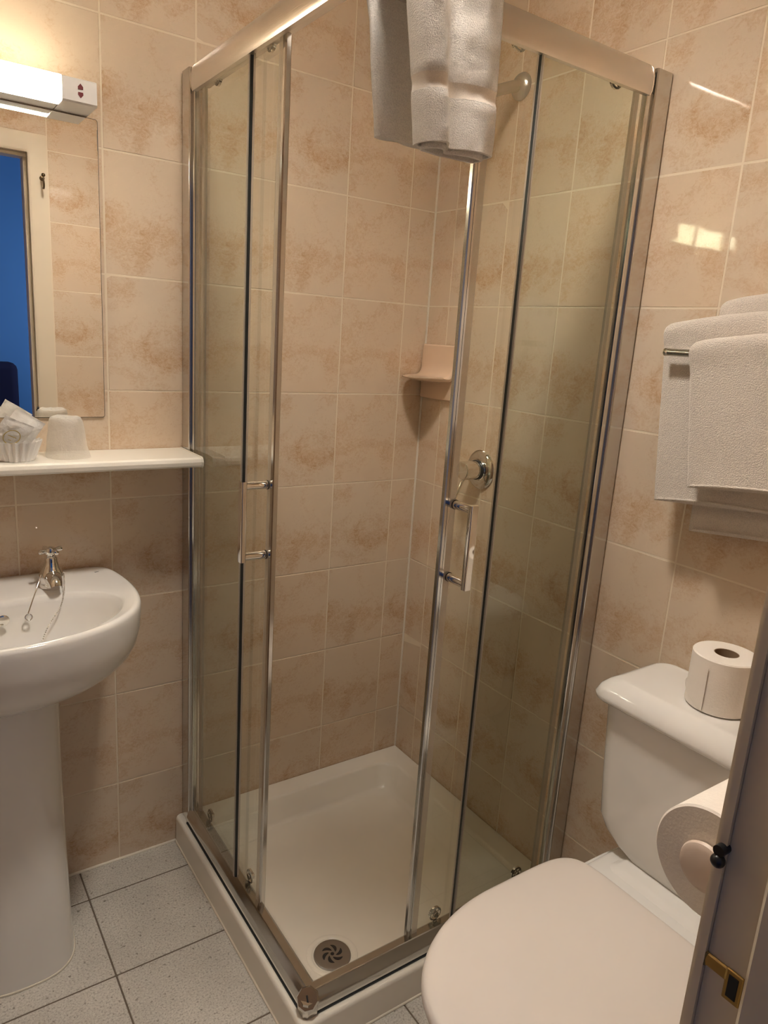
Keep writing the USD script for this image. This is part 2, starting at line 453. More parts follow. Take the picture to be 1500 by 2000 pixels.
aw = 0.066
for x0, x1 in ((XD1, XD1 + aw), (XD0 - aw, XD0)):
    s = 1 if x0 == XD1 else -1
    pl = Polygon([(x0, 0), (x1, 0), (x1, ZD + (aw if s > 0 else 0)), (x0, ZD + (0 if s > 0 else aw))])
    obj("architrave", moulded(pl), M["paint"], d, 50)
pl = Polygon([(XD0, ZD), (XD1, ZD), (XD1 + aw, ZD + aw), (XD0 - aw, ZD + aw)])
obj("architrave", moulded(pl), M["paint"], d, 50)
YB = YF - 0.095
obj("lining", bx(XD1 + 0.004, XD1 + 0.012, YB, YF, 0, ZD + 0.01), M["paint"], d, False)
obj("lining", bx(XD0 - 0.012, XD0 - 0.004, YB, YF, 0, ZD + 0.01), M["paint"], d, False)
obj("lining", bx(XD0 - 0.004, XD1 + 0.004, YB, YF, ZD + 0.003, ZD + 0.012), M["paint"], d, False)
YS = -1.503
obj("door_stop", bx(XD1 - 0.010, XD1 + 0.004, YB, YS, 0, ZD - 0.008, 0.003), M["paint"], d, 30)
obj("door_stop", bx(XD0 - 0.004, XD0 + 0.010, YB, YS, 0, ZD - 0.008, 0.003), M["paint"], d, 30)
obj("door_stop", bx(XD0 - 0.004, XD1 + 0.004, YB, YS, ZD - 0.010, ZD + 0.003, 0.003), M["paint"], d, 30)
# brass strike plate with its curved lip, and the black rubber buffer
zk = 0.921
obj("strike_plate", cat_(bx(XD1 + 0.0022, XD1 + 0.0045, YF - 0.0305, YF - 0.0165, zk - 0.022, zk + 0.006, 0.0008),
                         bx(XD1 + 0.0012, XD1 + 0.004, YF - 0.018, YF + 0.001, zk - 0.006, zk + 0.006, 0.0012),
                         tube([(XD1 + 0.002, YF + 0.000, zk - 0.006), (XD1 + 0.002, YF + 0.0015, zk), (XD1 + 0.002, YF + 0.000, zk + 0.006)], 0.0018, 8)), M["brass"], d, 30, label="brass strike plate")
obj("latch_hole", bx(XD1 + 0.0016, XD1 + 0.0030, YF - 0.0275, YF - 0.0195, zk - 0.018, zk + 0.002, 0.0004), M["slot"], d, False, label="dark latch hole")
zb = 1.017
obj("buffer", cat_(to_tm(m3.Manifold.sphere(0.0056, 24).translate([XD1 - 0.004, YF + 0.003, zb - 0.005])), lathe([(0, -0.006), (0.0046, -0.006), (0.0046, 0.006), (0, 0.006)], 20, "x", (XD1, YF + 0.003, zb + 0.004))), M["black"], d, 40, label="black rubber buffer")
# the door leaf, open against the left wall
dl = thing("door_2", "brown door leaf folded open against the left wall", None, kind="structure")
obj("leaf", bx(XD0 - 0.060, XD0 - 0.022, YF + 0.026, YF + 0.026 + 0.695, 0.008, ZD - 0.004, 0.002), M["door_wood"], dl, False)
obj("knob", lathe([(0, 0), (0.024, 0.0), (0.024, 0.004), (0.009, 0.008), (0.009, 0.03), (0.022, 0.036), (0.026, 0.046), (0.02, 0.058), (0, 0.061)], 32, "x", (XD0 - 0.022, YF + 0.026 + 0.63, 0.98)), M["brass"], dl, 40, label="brass knob")
# bedroom shell
BX0, BX1, BY = -3.3, 0.3, -4.1
obj("wall_bedroom_back", bx(BX0, BX1, BY - 0.1, BY, 0, ZC), M["blue"], None, False, kind="structure")
obj("wall_bedroom_right", cat_(bx(BX1, BX1 + 0.1, BY, YB, 0, 0.85), bx(BX1, BX1 + 0.1, BY, YB, 2.05, ZC), bx(BX1, BX1 + 0.1, BY, -3.7, 0.85, 2.05), bx(BX1, BX1 + 0.1, -2.4, YB, 0.85, 2.05)), M["blue"], None, False, kind="structure")
obj("wall_bedroom_left", bx(BX0 - 0.1, BX0, BY, YB, 0, ZC), M["blue"], None, False, kind="structure")
obj("wall_bedroom_front", cat_(bx(-0.785, BX1, YB - 0.006, YB, 0, ZC), bx(BX0, XD0 - 0.012, YB - 0.006, YB, 0, ZC), bx(XD0 - 0.012, -0.785, YB - 0.006, YB, ZD + 0.012, ZC)), M["blue"], None, False, kind="structure")
obj("floor_bedroom", bx(BX0, BX1, BY, YB, -0.1, -0.002), M["carpet"], None, False, kind="structure")
obj("ceiling_bedroom", bx(BX0, BX1, BY, YB, ZC, ZC + 0.08), M["ceiling"], None, False, kind="structure")
wn = thing("window_1", "bedroom window", None, kind="structure")
wx0, wx1 = BX1 + 0.03, BX1 + 0.07
obj("frame", cat_(bx(wx0, wx1, -3.7, -2.4, 0.85, 0.90), bx(wx0, wx1, -3.7, -2.4, 2.0, 2.05), bx(wx0, wx1, -3.7, -3.65, 0.9, 2.0), bx(wx0, wx1, -2.45, -2.4, 0.9, 2.0), bx(wx0, wx1, -3.07, -3.03, 0.9, 2.0)), M["paint"], wn, False)
obj("pane", bx(wx0 + 0.02, wx0 + 0.025, -3.67, -2.43, 0.88, 2.02), M["daylight"], wn, False)
hb = thing("armchair", "dark navy upholstered chair in the bedroom, seen in the mirror", "armchair", (-0.95, -3.72, 0))
obj("backrest", rbx(-0.42, 0.42, -0.30, -0.14, 0.30, 1.05, 0.05), M["navy"], hb, 40)
obj("seat", rbx(-0.40, 0.40, -0.16, 0.36, 0.14, 0.46, 0.05), M["navy"], hb, 40)
for sx in (-1, 1):
    obj("armrest", rbx(sx * 0.42 - 0.06, sx * 0.42 + 0.06, -0.26, 0.36, 0.14, 0.62, 0.04), M["navy"], hb, 40)
for sx in (-1, 1):
    for sy in (-0.22, 0.3):
        obj("leg", lathe([(0, 0), (0.018, 0), (0.028, 0.16), (0, 0.16)], 12, at=(sx * 0.36, sy, 0)), M["black"], hb, 40)

# robe hook on the architrave
hk = thing("robe_hook", "small bronze robe hook on the door frame, seen in the mirror", "hook", (XD1 + 0.046, YA, 1.865))
obj("base", lathe([(0, 0), (0.009, 0), (0.0085, 0.004), (0.004, 0.006), (0, 0.006)], 20, "y", (0, 0, 0.010)), M["bronze"], hk, 40)
obj("arm", tube(spline([(0, 0.004, 0.010), (0, 0.02, 0.006), (0, 0.034, -0.010), (0, 0.030, -0.026), (0, 0.018, -0.026)], 20), 0.0034, 8), M["bronze"], hk, 60)
obj("knob", to_tm(m3.Manifold.sphere(0.007, 16).translate([0, 0.03, 0.018])), M["bronze"], hk, 60)

# ------------------------------------------------------------------ lamps
lp = thing("shaver_light", "lit white shaver light with socket end over the mirror", "wall lamp", (0, 0, 0))
LZ0, LZ1 = 1.781, 1.825
LX0, LX1, LXC = -1.375, -0.914, -0.977


def lamp_sec(inset):
    i = inset
    return Polygon([(-0.001, LZ0), (-0.087, LZ0), (-0.090, LZ0 + 0.003), (-0.0885, LZ1 - 0.002), (-0.086, LZ1), (-0.001, LZ1)])


obj("end_cap", cat_(prism(lamp_sec(0.0), LX1 - LXC, "yzx", LXC)), M["white_plastic"], lp, 25, label="white socket end")
obj("end_cap", cat_(prism(lamp_sec(0.0), 0.05, "yzx", LX0)), M["white_plastic"], lp, 25)
dif = Polygon([(-0.052, LZ0 - 0.0005), (-0.080, LZ0 - 0.0005), (-0.0900, LZ0 + 0.008), (-0.0890, LZ1 - 0.002), (-0.086, LZ1 + 0.0005), (-0.052, LZ1 + 0.0005)])
obj("diffuser", prism(dif, LXC - 0.0005 - (LX0 + 0.0505), "yzx", LX0 + 0.0505), M["lamp"], lp, 25, label="glowing diffuser")
obj("base", bx(LX0 + 0.051, LXC - 0.001, -0.0515, -0.001, LZ0, LZ1, 0.001), M["white_plastic"], lp, False)
tri = Polygon([(-0.0045, -0.0045), (0.0045, -0.0045), (0.0048, 0.0), (0.0, 0.0058), (-0.0048, 0.0)])
for zc, s in ((1.8105, 1), (1.7965, -1)):
    obj("socket_hole", prism(affinity.translate(affinity.scale(tri, 1.0, s, origin=(0, 0)), LX1 - 0.030, zc), 0.0015, "xzy", -0.0902), M["socket_red"], lp, False, label="dark red socket hole")
cl = thing("ceiling_light", "white cylindrical downlight on the bathroom ceiling", "ceiling light", (-0.724, -0.788, ZC))
obj("can", lathe([(0, -0.001), (0.126, -0.001), (0.126, -0.165), (0.123, -0.167), (0.120, -0.165), (0.120, -0.022), (0, -0.022)], 48), M["white_plastic"], cl, 30)
obj("lens", lathe([(0, -0.030), (0.112, -0.030), (0.112, -0.0235), (0, -0.0235)], 48), M["ceil_lamp"], cl, 30)

# ------------------------------------------------------------------ mirror and shelf
mr = thing("mirror", "frameless rectangular wall mirror under the lit shaver light", "mirror", (0, 0, 0))
MX0, MX1, MZ0, MZ1 = -1.39, -0.894, 1.168, 1.779
mp = sbox(MX0, MZ0, MX1, MZ1).buffer(-0.006).buffer(0.006, quad_segs=6)
obj("backing", prism(mp, 0.0035, "xzy", -0.0045), M["mirror_edge"], mr, False)
obj("glass", prism(mp.buffer(-0.0012), 0.0008, "xzy", -0.0054), M["mirror"], mr, False)

sh = thing("shelf", "white wall shelf with rounded front edge under the mirror", "shelf", (0, 0, 0))
SX0, SX1, SZ, SD = -1.50, -0.7178, 1.0940, -0.150
sec = Polygon([(-0.001, SZ - 0.018), (SD + 0.004, SZ - 0.022), (SD + 0.0, SZ - 0.018), (SD - 0.001, SZ - 0.010), (SD + 0.002, SZ - 0.003), (SD + 0.008, SZ), (-0.001, SZ)]).buffer(-0.002).buffer(0.002, quad_segs=4)
obj("board", prism(sec, SX1 - 0.004 - SX0, "yzx", SX0), M["shelf"], sh, 30)
obj("end_cap", prism(sec.buffer(0.0012), 0.004, "yzx", SX1 - 0.0042), M["shelf"], sh, 30)
obj("back_channel", bx(SX0 + 0.01, -0.7365, -0.001, -0.020, SZ - 0.036, SZ - 0.0185, 0.002), M["satin"], sh, False, label="metal support channel")

# wrapped tumbler
tb = thing("tumbler", "upturned plastic tumbler in a clear wrapper on the shelf", "cup", (-0.991, -0.076, SZ))
prof = [(0.0365, 0.0005), (0.0375, 0.003), (0.0365, 0.006), (0.030, 0.072), (0.0285, 0.077), (0.024, 0.078), (0.0, 0.077)]
obj("cup", lathe(prof, 40), M["cup"], tb, 40)
n = 72
th = np.arange(n) * 2 * PI / n
rings = []
for k, (r, z) in enumerate([(0.041, 0.0006), (0.0405, 0.004), (0.0395, 0.012), (0.038, 0.025), (0.0365, 0.04), (0.0345, 0.056), (0.0335, 0.068), (0.0325, 0.077), (0.030, 0.0835), (0.0255, 0.0855), (0.016, 0.084), (0.004, 0.0825)]):
    wob = (fbm(np.stack([np.cos(th) * 2.2 + 5, np.sin(th) * 2.2, np.full(n, z * 30)], -1), 3, 3) - 0.5) * 0.009 * (0.4 if k == 0 else 1) * min(1, r / 0.03)
    flare = 0.006 * np.exp(-((th - 5.9) / 0.35) ** 2) * (1 - z / 0.09) ** 1.5
    zz = z + ((fbm(np.stack([np.cos(th) * 1.6, np.sin(th) * 1.6 + 3, np.full(n, 1.0 + k)], -1), 3, 5) - 0.5) * 0.006 if k > 6 else 0)
    rings.append(np.stack([(r + wob + flare) * np.cos(th), (r + wob + flare) * np.sin(th), np.broadcast_to(zz, (n,))], -1))
obj("wrapper", loft(rings, caps=False), M["wrap"], tb, 60, label="crinkled clear wrapper")

# fluted dish with two sachets
ds = thing("soap_dish", "small white fluted dish holding the sachets on the shelf", "dish", (-1.090, -0.088, SZ))
n = 240
th = np.arange(n) * 2 * PI / n
rings = []
for r, z, am in [(0.0, 0.001, 0), (0.030, 0.001, 0.0), (0.034, 0.0005, 0.001), (0.037, 0.010, 0.0022), (0.042, 0.024, 0.0026), (0.048, 0.040, 0.003), (0.0475, 0.0405, 0.003), (0.041, 0.024, 0.0026), (0.036, 0.010, 0.0022), (0.031, 0.003, 0.0005), (0.0, 0.003, 0)]:
    rr = r + am * np.cos(th * 22)
    rings.append(np.stack([rr * np.cos(th), rr * np.sin(th), np.full(n, z) + (0.0015 * np.cos(th * 22) if z > 0.039 else 0)], -1))
obj("bowl", loft(rings, caps=False), M["dish"], ds, 50)


def sachet(w, h, seed):
    nx, nz = 28, 34
    u, v = np.meshgrid(np.linspace(-1, 1, nx), np.linspace(-1, 1, nz), indexing="xy")
    puff = 0.006 * np.clip((1 - np.abs(u) ** 4) * (1 - np.clip(np.abs(v) / 0.86, 0, 1) ** 4), 0, 1)
    wr = (fbm(np.stack([u * 2.5, v * 2.5, np.zeros_like(u)], -1), 4, seed) - 0.5) * 0.006
    f = np.stack([u * w / 2, -puff + wr, v * h / 2], -1)
    b = np.stack([u * w / 2, puff * 0.6 + wr + 0.0006, v * h / 2], -1)
    vv = np.vstack([f.reshape(-1, 3), b.reshape(-1, 3)])
    i, j = np.meshgrid(np.arange(nz - 1), np.arange(nx - 1), indexing="ij")
    q = np.stack([i * nx + j, i * nx + j + 1, (i + 1) * nx + j + 1, (i + 1) * nx + j], -1).reshape(-1, 4)
    N = nx * nz
    rim = [*range(nx), *[k * nx + nx - 1 for k in range(1, nz)], *[(nz - 1) * nx + k for k in range(nx - 2, -1, -1)], *[k * nx for k in range(nz - 2, 0, -1)]]
    side = [(rim[k], N + rim[k], N + rim[(k + 1) % len(rim)], rim[(k + 1) % len(rim)]) for k in range(len(rim))]
    return to_tm((vv, np.vstack([q, q[:, ::-1] + N, np.array(side)])))


def posed(m, loc, ry, rx, rz):
    m = to_tm(m).copy()
    for a, ax in ((ry, [0, 1, 0]), (rx, [1, 0, 0]), (rz, [0, 0, 1])):
        m.apply_transform(trimesh.transformations.rotation_matrix(math.radians(a), ax))
    m.apply_translation(loc)
    return m


def ring_print():
    return prism(Point(0, 0).buffer(0.0165, quad_segs=16).difference(Point(0, 0).buffer(0.0150, quad_segs=16)).union(sbox(-0.009, 0.001, 0.009, 0.0022)).union(sbox(-0.003, -0.0075, 0.003, -0.0066)), 0.0006, "xzy", -0.0086)


for k, (loc, ry, rx, rz, label) in enumerate([((-1.100, -0.106, SZ + 0.053), 28, 24, 8, "white soap sachet with a round gold emblem, front in the dish"),
                                              ((-1.076, -0.078, SZ + 0.060), 34, 12, -6, "plain crinkled white sachet leaning behind the emblem sachet")]):
    s = thing("sachet", label, "sachet", loc)
    obj("packet", posed(sachet(0.062, 0.070, 11 + k), (0, 0, 0), ry, rx, rz), M["sachet"], s, 40)
    if k == 0:
        obj("emblem", posed(ring_print(), (0, 0, 0), ry, rx, rz), M["gold"], s, False, label="gold ring emblem")

# ------------------------------------------------------------------ basin on its pedestal
BC = np.array([-1.150, -0.200])
NB = 128
half = [(0.0, -0.002), (0.12, -0.002), (0.215, -0.003), (0.243, -0.014), (0.258, -0.045), (0.268, -0.105), (0.271, -0.17), (0.264, -0.235), (0.242, -0.295), (0.200, -0.345), (0.145, -0.380), (0.07, -0.403), (0.0, -0.410)]


def sym(h):
    h = np.array(h)
    return np.vstack([h, (h * [-1, 1])[-2:0:-1]])


def dense(h, n=600):
    return spline(sym(h), n, closed=True)


outer = dense(half) + [BC[0], 0]
outer[:, 1] = np.minimum(outer[:, 1], -0.0015)
inner = dense([(0.0, -0.135), (0.12, -0.137), (0.185, -0.150), (0.222, -0.185), (0.228, -0.225), (0.212, -0.275), (0.172, -0.325), (0.11, -0.362), (0.05, -0.380), (0.0, -0.384)]) + [BC[0], 0]
pedt = dense([(0.0, -0.04), (0.07, -0.045), (0.102, -0.09), (0.108, -0.16), (0.102, -0.215), (0.074, -0.256), (0.0, -0.275)]) + [BC[0], 0]
TH_, ro = fit_angle(outer, BC, NB)
ri0 = fit_angle(inner, BC + [0, -0.055], NB)[1]
rp = fit_angle(pedt, BC, NB)[1]
dirs = np.stack([np.cos(TH_), np.sin(TH_)], -1)
O = BC + dirs * ro[:, None]
Pd = BC + dirs * rp[:, None]
IC = BC + [0, -0.055]
Iw = IC + dirs * ri0[:, None]


def ringz(xy, z):
    return np.column_stack([xy, np.broadcast_to(z, (len(xy),))])


rb = []
for t, z in [(0.0, 0.628), (0.04, 0.628), (0.15, 0.636), (0.30, 0.647), (0.45, 0.658), (0.60, 0.672), (0.75, 0.690), (0.87, 0.711), (0.945, 0.735), (0.985, 0.765), (1.0, 0.798)]:
    rb.append(ringz(Pd + (O - Pd) * t, z))
deck = np.clip((O[:, 1] + 0.16) / 0.16, 0, 1)     # 1 at the wall
nrm = (O - BC) / np.linalg.norm(O - BC, axis=1, keepdims=True)
rb += [ringz(O, 0.811), ringz(O - nrm * 0.0025, 0.8175), ringz(O - nrm * 0.008, 0.8205), ringz(O - nrm * 0.014, 0.8195)]
Oi = O - nrm * 0.014
for t, z in [(0.35, 0.8165), (0.7, 0.814), (0.93, 0.812)]:
    rb.append(ringz(Oi + (Iw - Oi) * t, z))
rb.append(ringz(Iw, 0.8085))
for s, z in [(0.965, 0.797), (0.93, 0.775), (0.88, 0.748), (0.80, 0.722), (0.68, 0.703), (0.5, 0.690), (0.3, 0.683), (0.11, 0.680)]:
    rb.append(ringz(IC + (Iw - IC) * s, z))
bs = thing("basin", "white ceramic pedestal basin below the shelf", "basin", (0, 0, 0))
obj("bowl", loft(rb), M["ceramic"], bs, 45)
# pedestal
pr = []
for z, sx, fr, bk in [(0.0, 0.109, -0.296, -0.055), (0.01, 0.109, -0.296, -0.055), (0.12, 0.106, -0.288, -0.055), (0.3, 0.104, -0.276, -0.05), (0.5, 0.103, -0.268, -0.045), (0.60, 0.105, -0.266, -0.04), (0.645, 0.106, -0.266, -0.04)]:
    cy, hy = (fr + bk) / 2, (bk - fr) / 2
    a = np.arange(64) * 2 * PI / 64
    p = 2 / 2.9
    pr.append(np.column_stack([BC[0] + sx * np.sign(np.cos(a)) * np.abs(np.cos(a)) ** p, cy + hy * np.sign(np.sin(a)) * np.abs(np.sin(a)) ** p, np.full(64, z)]))
obj("pedestal", loft(pr), M["ceramic"], bs, 50)
base = pr[0][:, :2]
obj("sealant", tube(np.column_stack([np.vstack([base, base[:2]]), np.full(66, 0.0015)]), 0.003, 6, caps=False), M["silicone"], bs, 60)
# overflow on the bowl's back slope
obj("overflow", lathe([(0, 0.0), (0.011, 0.0), (0.012, 0.002), (0.009, 0.004), (0, 0.004)], 28, "-y", (-1.139, -0.157, 0.778)), M["chrome"], bs, 40, label="metal overflow cap")
obj("waste", lathe([(0, 0.004), (0.014, 0.003), (0.022, 0.006), (0.023, 0.002), (0, 0.002)], 32, at=(IC[0], IC[1], 0.679)), M["chrome"], bs, 40)
# plug chain: ring on the back slope, wire, then the bead chain into the bowl
obj("chain_ring", cat_(trimesh.creation.torus(0.0065, 0.0016, 24, 8).apply_transform(trimesh.transformations.rotation_matrix(1.2, [1, 0, 0])).apply_translation([-1.092, -0.158, 0.777]), tube([(-1.092, -0.153, 0.784), (-1.072, -0.128, 0.822), (-1.056, -0.100, 0.846)], 0.0013, 6)), M["chrome"], bs, 60)
cp = spline([(-1.011, -0.100, 0.846), (-1.018, -0.137, 0.820), (-1.032, -0.158, 0.788), (-1.060, -0.175, 0.755), (-1.085, -0.205, 0.715), (-1.11, -0.23, 0.694)], 58)
obj("plug_chain", cat_([trimesh.creation.icosphere(1, 0.0016).apply_translation(p) for p in cp]), M["chrome"], bs, 60, label="beaded plug chain")

obj("printed_mark", bx(-0.0092, 0.0092, -0.0012, 0.0012, -0.0012, 0.0012, 0.0003), M["gasket"], bs, False, loc=(-0.9260, -0.0410, 0.8172), rot=(0, 0, 12.5), label="small dark printed mark")

# pillar taps
def make_tap(label):
    t = thing("pillar_tap", label, "tap", (-1.034, -0.090, 0.8140), group=None)
    obj("body", lathe([(0, 0), (0.0235, 0), (0.0245, 0.004), (0.0235, 0.010), (0.0225, 0.014), (0.0250, 0.020), (0.0248, 0.028), (0.0205, 0.038), (0.0160, 0.047), (0.0132, 0.058), (0.0135, 0.064), (0.0115, 0.068), (0.008, 0.070), (0.008, 0.078), (0, 0.078)], 40), M["chrome"], t, 40)
    sp = spline([(0, -0.006, 0.022), (0, -0.026, 0.024), (0, -0.042, 0.022), (0, -0.052, 0.013)], 16)
    obj("spout", tube(sp, np.linspace(0.0185, 0.0125, 16), 24), M["chrome"], t, 50)
    hub = [lathe([(0, 0.074), (0.011, 0.074), (0.0125, 0.080), (0.010, 0.087), (0.004, 0.090), (0, 0.0905)], 24)]
    for k in range(4):
        a = k * PI / 2 + 0.35
        c, s = math.cos(a), math.sin(a)
        hub.append(tube([(0.004 * c, 0.004 * s, 0.081), (0.013 * c, 0.013 * s, 0.0812), (0.020 * c, 0.020 * s, 0.0815), (0.0245 * c, 0.0245 * s, 0.0815), (0.0262 * c, 0.0262 * s, 0.0815)], [0.0045, 0.0042, 0.0055, 0.0050, 0.002], 12))
    obj("cross_handle", cat_(hub), M["chrome"], t, 40)
    return t


make_tap("chrome cross-head pillar tap on the basin")

# ------------------------------------------------------------------ shower tray
TX = -0.735
tr = thing("shower_tray", "square cream shower tray in the corner", "shower tray", (0, 0, 0))
tp = []


def rr_ring(x0, x1, y0, y1, r, z, n=12):
    q = []
    for cx, cy, a0 in ((x1 - r, y1 - r, 0), (x0 + r, y1 - r, 1), (x0 + r, y0 + r, 2), (x1 - r, y0 + r, 3)):
        a = np.linspace(0, PI / 2, n) + a0 * PI / 2
        q.append(np.column_stack([cx + r * np.cos(a), cy + r * np.sin(a), np.full(n, z)]))
    return np.vstack(q)


e = -0.0015
for i_, r, z in [(0.0, 0.004, 0.0), (0.0, 0.004, 0.070), (0.0025, 0.004, 0.077), (0.008, 0.005, 0.080)]:
    tp.append(rr_ring(TX + i_, e - i_ * 0.02, TX + i_, e - i_ * 0.02, r, z))
for i_, r, z in [(0.052, 0.05, 0.080), (0.058, 0.052, 0.0785), (0.063, 0.054, 0.074), (0.075, 0.055, 0.052), (0.092, 0.055, 0.028), (0.100, 0.056, 0.020), (0.112, 0.06, 0.0160)]:
    tp.append(rr_ring(TX + i_, e - i_, TX + i_, e - i_, r, z))
tp.append(rr_ring(TX + 0.24, -0.24, TX + 0.24, -0.24, 0.06, 0.0142))
tp.append(rr_ring(-0.40, -0.34, -0.40, -0.34, 0.02, 0.0135))
tray = loft(tp)
obj("body", tray, M["tray"], tr, 40)
DX, DY, DZ = -0.563, -0.563, 0.0165
obj("drain_recess", lathe([(0.045, -0.001), (0.0475, 0.0012), (0.052, 0.0018), (0.057, 0.0012), (0.0585, 0.0), (0.0575, 0.0004), (0.052, 0.0002)], 56, at=(DX, DY, DZ)), M["tray"], tr, 50)
dr = obj("drain_cover", lathe([(0, 0.0034), (0.036, 0.0030), (0.041, 0.0022), (0.0425, 0.0), (0, 0.0)], 56, at=(DX, DY, DZ + 0.0005)), M["steel"], tr, 40, label="round metal drain cover")
for k in range(6):
    a = k * PI / 3 + 0.2
    t = np.linspace(0, 1, 10)
    ang, rad = a + 1.05 * t, 0.0095 + 0.0145 * t ** 0.9
    wd = 0.0045 * np.sin(np.clip(t * PI * 0.93 + 0.22, 0, PI)) + 0.0004
    inn = np.column_stack([(rad - wd) * np.cos(ang), (rad - wd) * np.sin(ang)])
    out = np.column_stack([(rad + wd) * np.cos(ang), (rad + wd) * np.sin(ang)])
    pg = Polygon(np.vstack([inn, out[::-1]])).buffer(0)
    obj("slot", trimesh.creation.extrude_polygon(pg if pg.geom_type == "Polygon" else max(pg.geoms, key=lambda g: g.area), 0.0006, engine="earcut").apply_translation([DX, DY, DZ + 0.0036]), M["slot"], dr, False)
obj("slot", lathe([(0, 0), (0.0042, 0), (0.0042, 0.0006), (0, 0.0006)], 20, at=(DX, DY, DZ + 0.0036)), M["slot"], dr, 40)

# ------------------------------------------------------------------ shower enclosure
en = thing("shower_enclosure", "corner shower enclosure of chrome rails and clear glass sliding doors", "shower enclosure", (0, 0, 0))
ZR, ZT = 0.0815, 1.914          # foot on the tray, top of the rail
X1 = -0.720                     # rail's outer face


def swap(m):
    """The mirror image in the plane x = y: the other side of the enclosure."""
    m = to_tm(m)
    return trimesh.Trimesh(m.vertices[:, [1, 0, 2]], m.faces[:, ::-1], process=False)


def both(name, m, mat, smooth=30, parents=None, label=None):
    return [obj(name, f(m), mat, en if parents is None else parents[k], smooth, label=label) for k, f in enumerate((to_tm, swap))]


# wall profile: outer channel, rounded, and an inner lip
wp = sbox(-0.7165, -0.048, -0.684, -0.0015).buffer(-0.004).buffer(0.004, quad_segs=5)
both("wall_profile", cat_(trimesh.creation.extrude_polygon(wp, ZT - 0.004 - ZR, engine="earcut").apply_translation([0, 0, ZR]), bx(-0.7105, -0.698, -0.062, -0.047, ZR + 0.03, 1.868, 0.0015)), M["strip"])
# top rail
top = Polygon([(-0.7125, 1.862), (-0.7155, 1.868), (-0.7170, 1.880), (-0.7165, 1.894), (-0.7135, 1.906), (-0.708, 1.9135), (-0.700, 1.915), (-0.674, 1.915), (-0.672, 1.912), (-0.672, 1.878), (-0.676, 1.875), (-0.700, 1.873), (-0.703, 1.862)])
both("top_rail", prism(top, 0.637, "xzy", -0.695), M["satin"], 40)
both("rail_end", prism(top.buffer(0.0006), 0.003, "xzy", -0.0595), M["chrome"], 40)
# bottom rail
bot = Polygon([(-0.7185, ZR), (-0.7200, ZR + 0.004), (-0.7200, 0.100), (-0.7155, 0.1125), (-0.708, 0.1235), (-0.704, 0.126), (-0.688, 0.124), (-0.683, 0.120), (-0.682, ZR)])
both("bottom_rail", prism(bot, 0.647, "xzy", -0.695), M["strip"], 28)
both("rail_gasket", bx(-0.7222, -0.718, -0.70, -0.049, ZR - 0.0012, ZR + 0.0022, 0.0008), M["gasket"], False)
# corner blocks
cb = Polygon([(-0.7225, -0.694), (-0.7225, -0.715), (-0.715, -0.7225), (-0.694, -0.7225), (-0.680, -0.708), (-0.680, -0.680), (-0.708, -0.680)])
tilt = trimesh.geometry.align_vectors([0, 0, 1], np.array([-0.46, -0.46, 0.76]))
cap = lathe([(0, -0.012), (0.0225, -0.012), (0.0235, -0.002), (0.0205, 0.0035), (0.0, 0.0035)], 8)
cap.apply_transform(trimesh.transformations.rotation_matrix(PI / 8, [0, 0, 1]))
slot = bx(-0.0018, 0.0018, -0.0075, 0.0075, 0.003, 0.0042, 0.0004).apply_transform(trimesh.transformations.rotation_matrix(-PI / 4, [0, 0, 1])).apply_translation([-0.001, -0.001, 0])
for m_ in (cap, slot):
    m_.apply_transform(tilt)
    m_.apply_translation([-0.7095, -0.7095, 0.1145])
obj("corner_block", cat_(trimesh.creation.extrude_polygon(cb, 0.114 - ZR, engine="earcut").apply_translation([0, 0, ZR]), cap), M["strip"], en, 25)
obj("corner_block", trimesh.creation.extrude_polygon(cb.buffer(0.0045), 1.9155 - 1.861, engine="earcut").apply_translation([0, 0, 1.861]), M["satin"], en, 25)
obj("corner_slot", slot, M["slot"], en, False, label="dark screw slot")
# fixed panes with their dark free edges
YFX = -0.341
both("fixed_pane", bx(-0.7075, -0.7025, YFX + 0.002, -0.055, 0.122, 1.872), M["glass"], False)
both("pane_edge", bx(-0.7082, -0.7018, YFX - 0.0025, YFX + 0.002, 0.124, 1.866), M["gasket"], False, label="dark pane edge")
both("pane_seal", bx(-0.7100, -0.7076, YFX - 0.0025, YFX + 0.004, 0.124, 1.866, 0.0005), M["pvc"], False)
both("pane_seal", bx(-0.7018, -0.6975, YFX - 0.003, YFX - 0.0005, 0.124, 1.866, 0.0005), M["pvc"], False)
both("pane_seal", bx(-0.7078, -0.7024, -0.0568, -0.0525, 0.126, 1.866), M["gasket"], False)
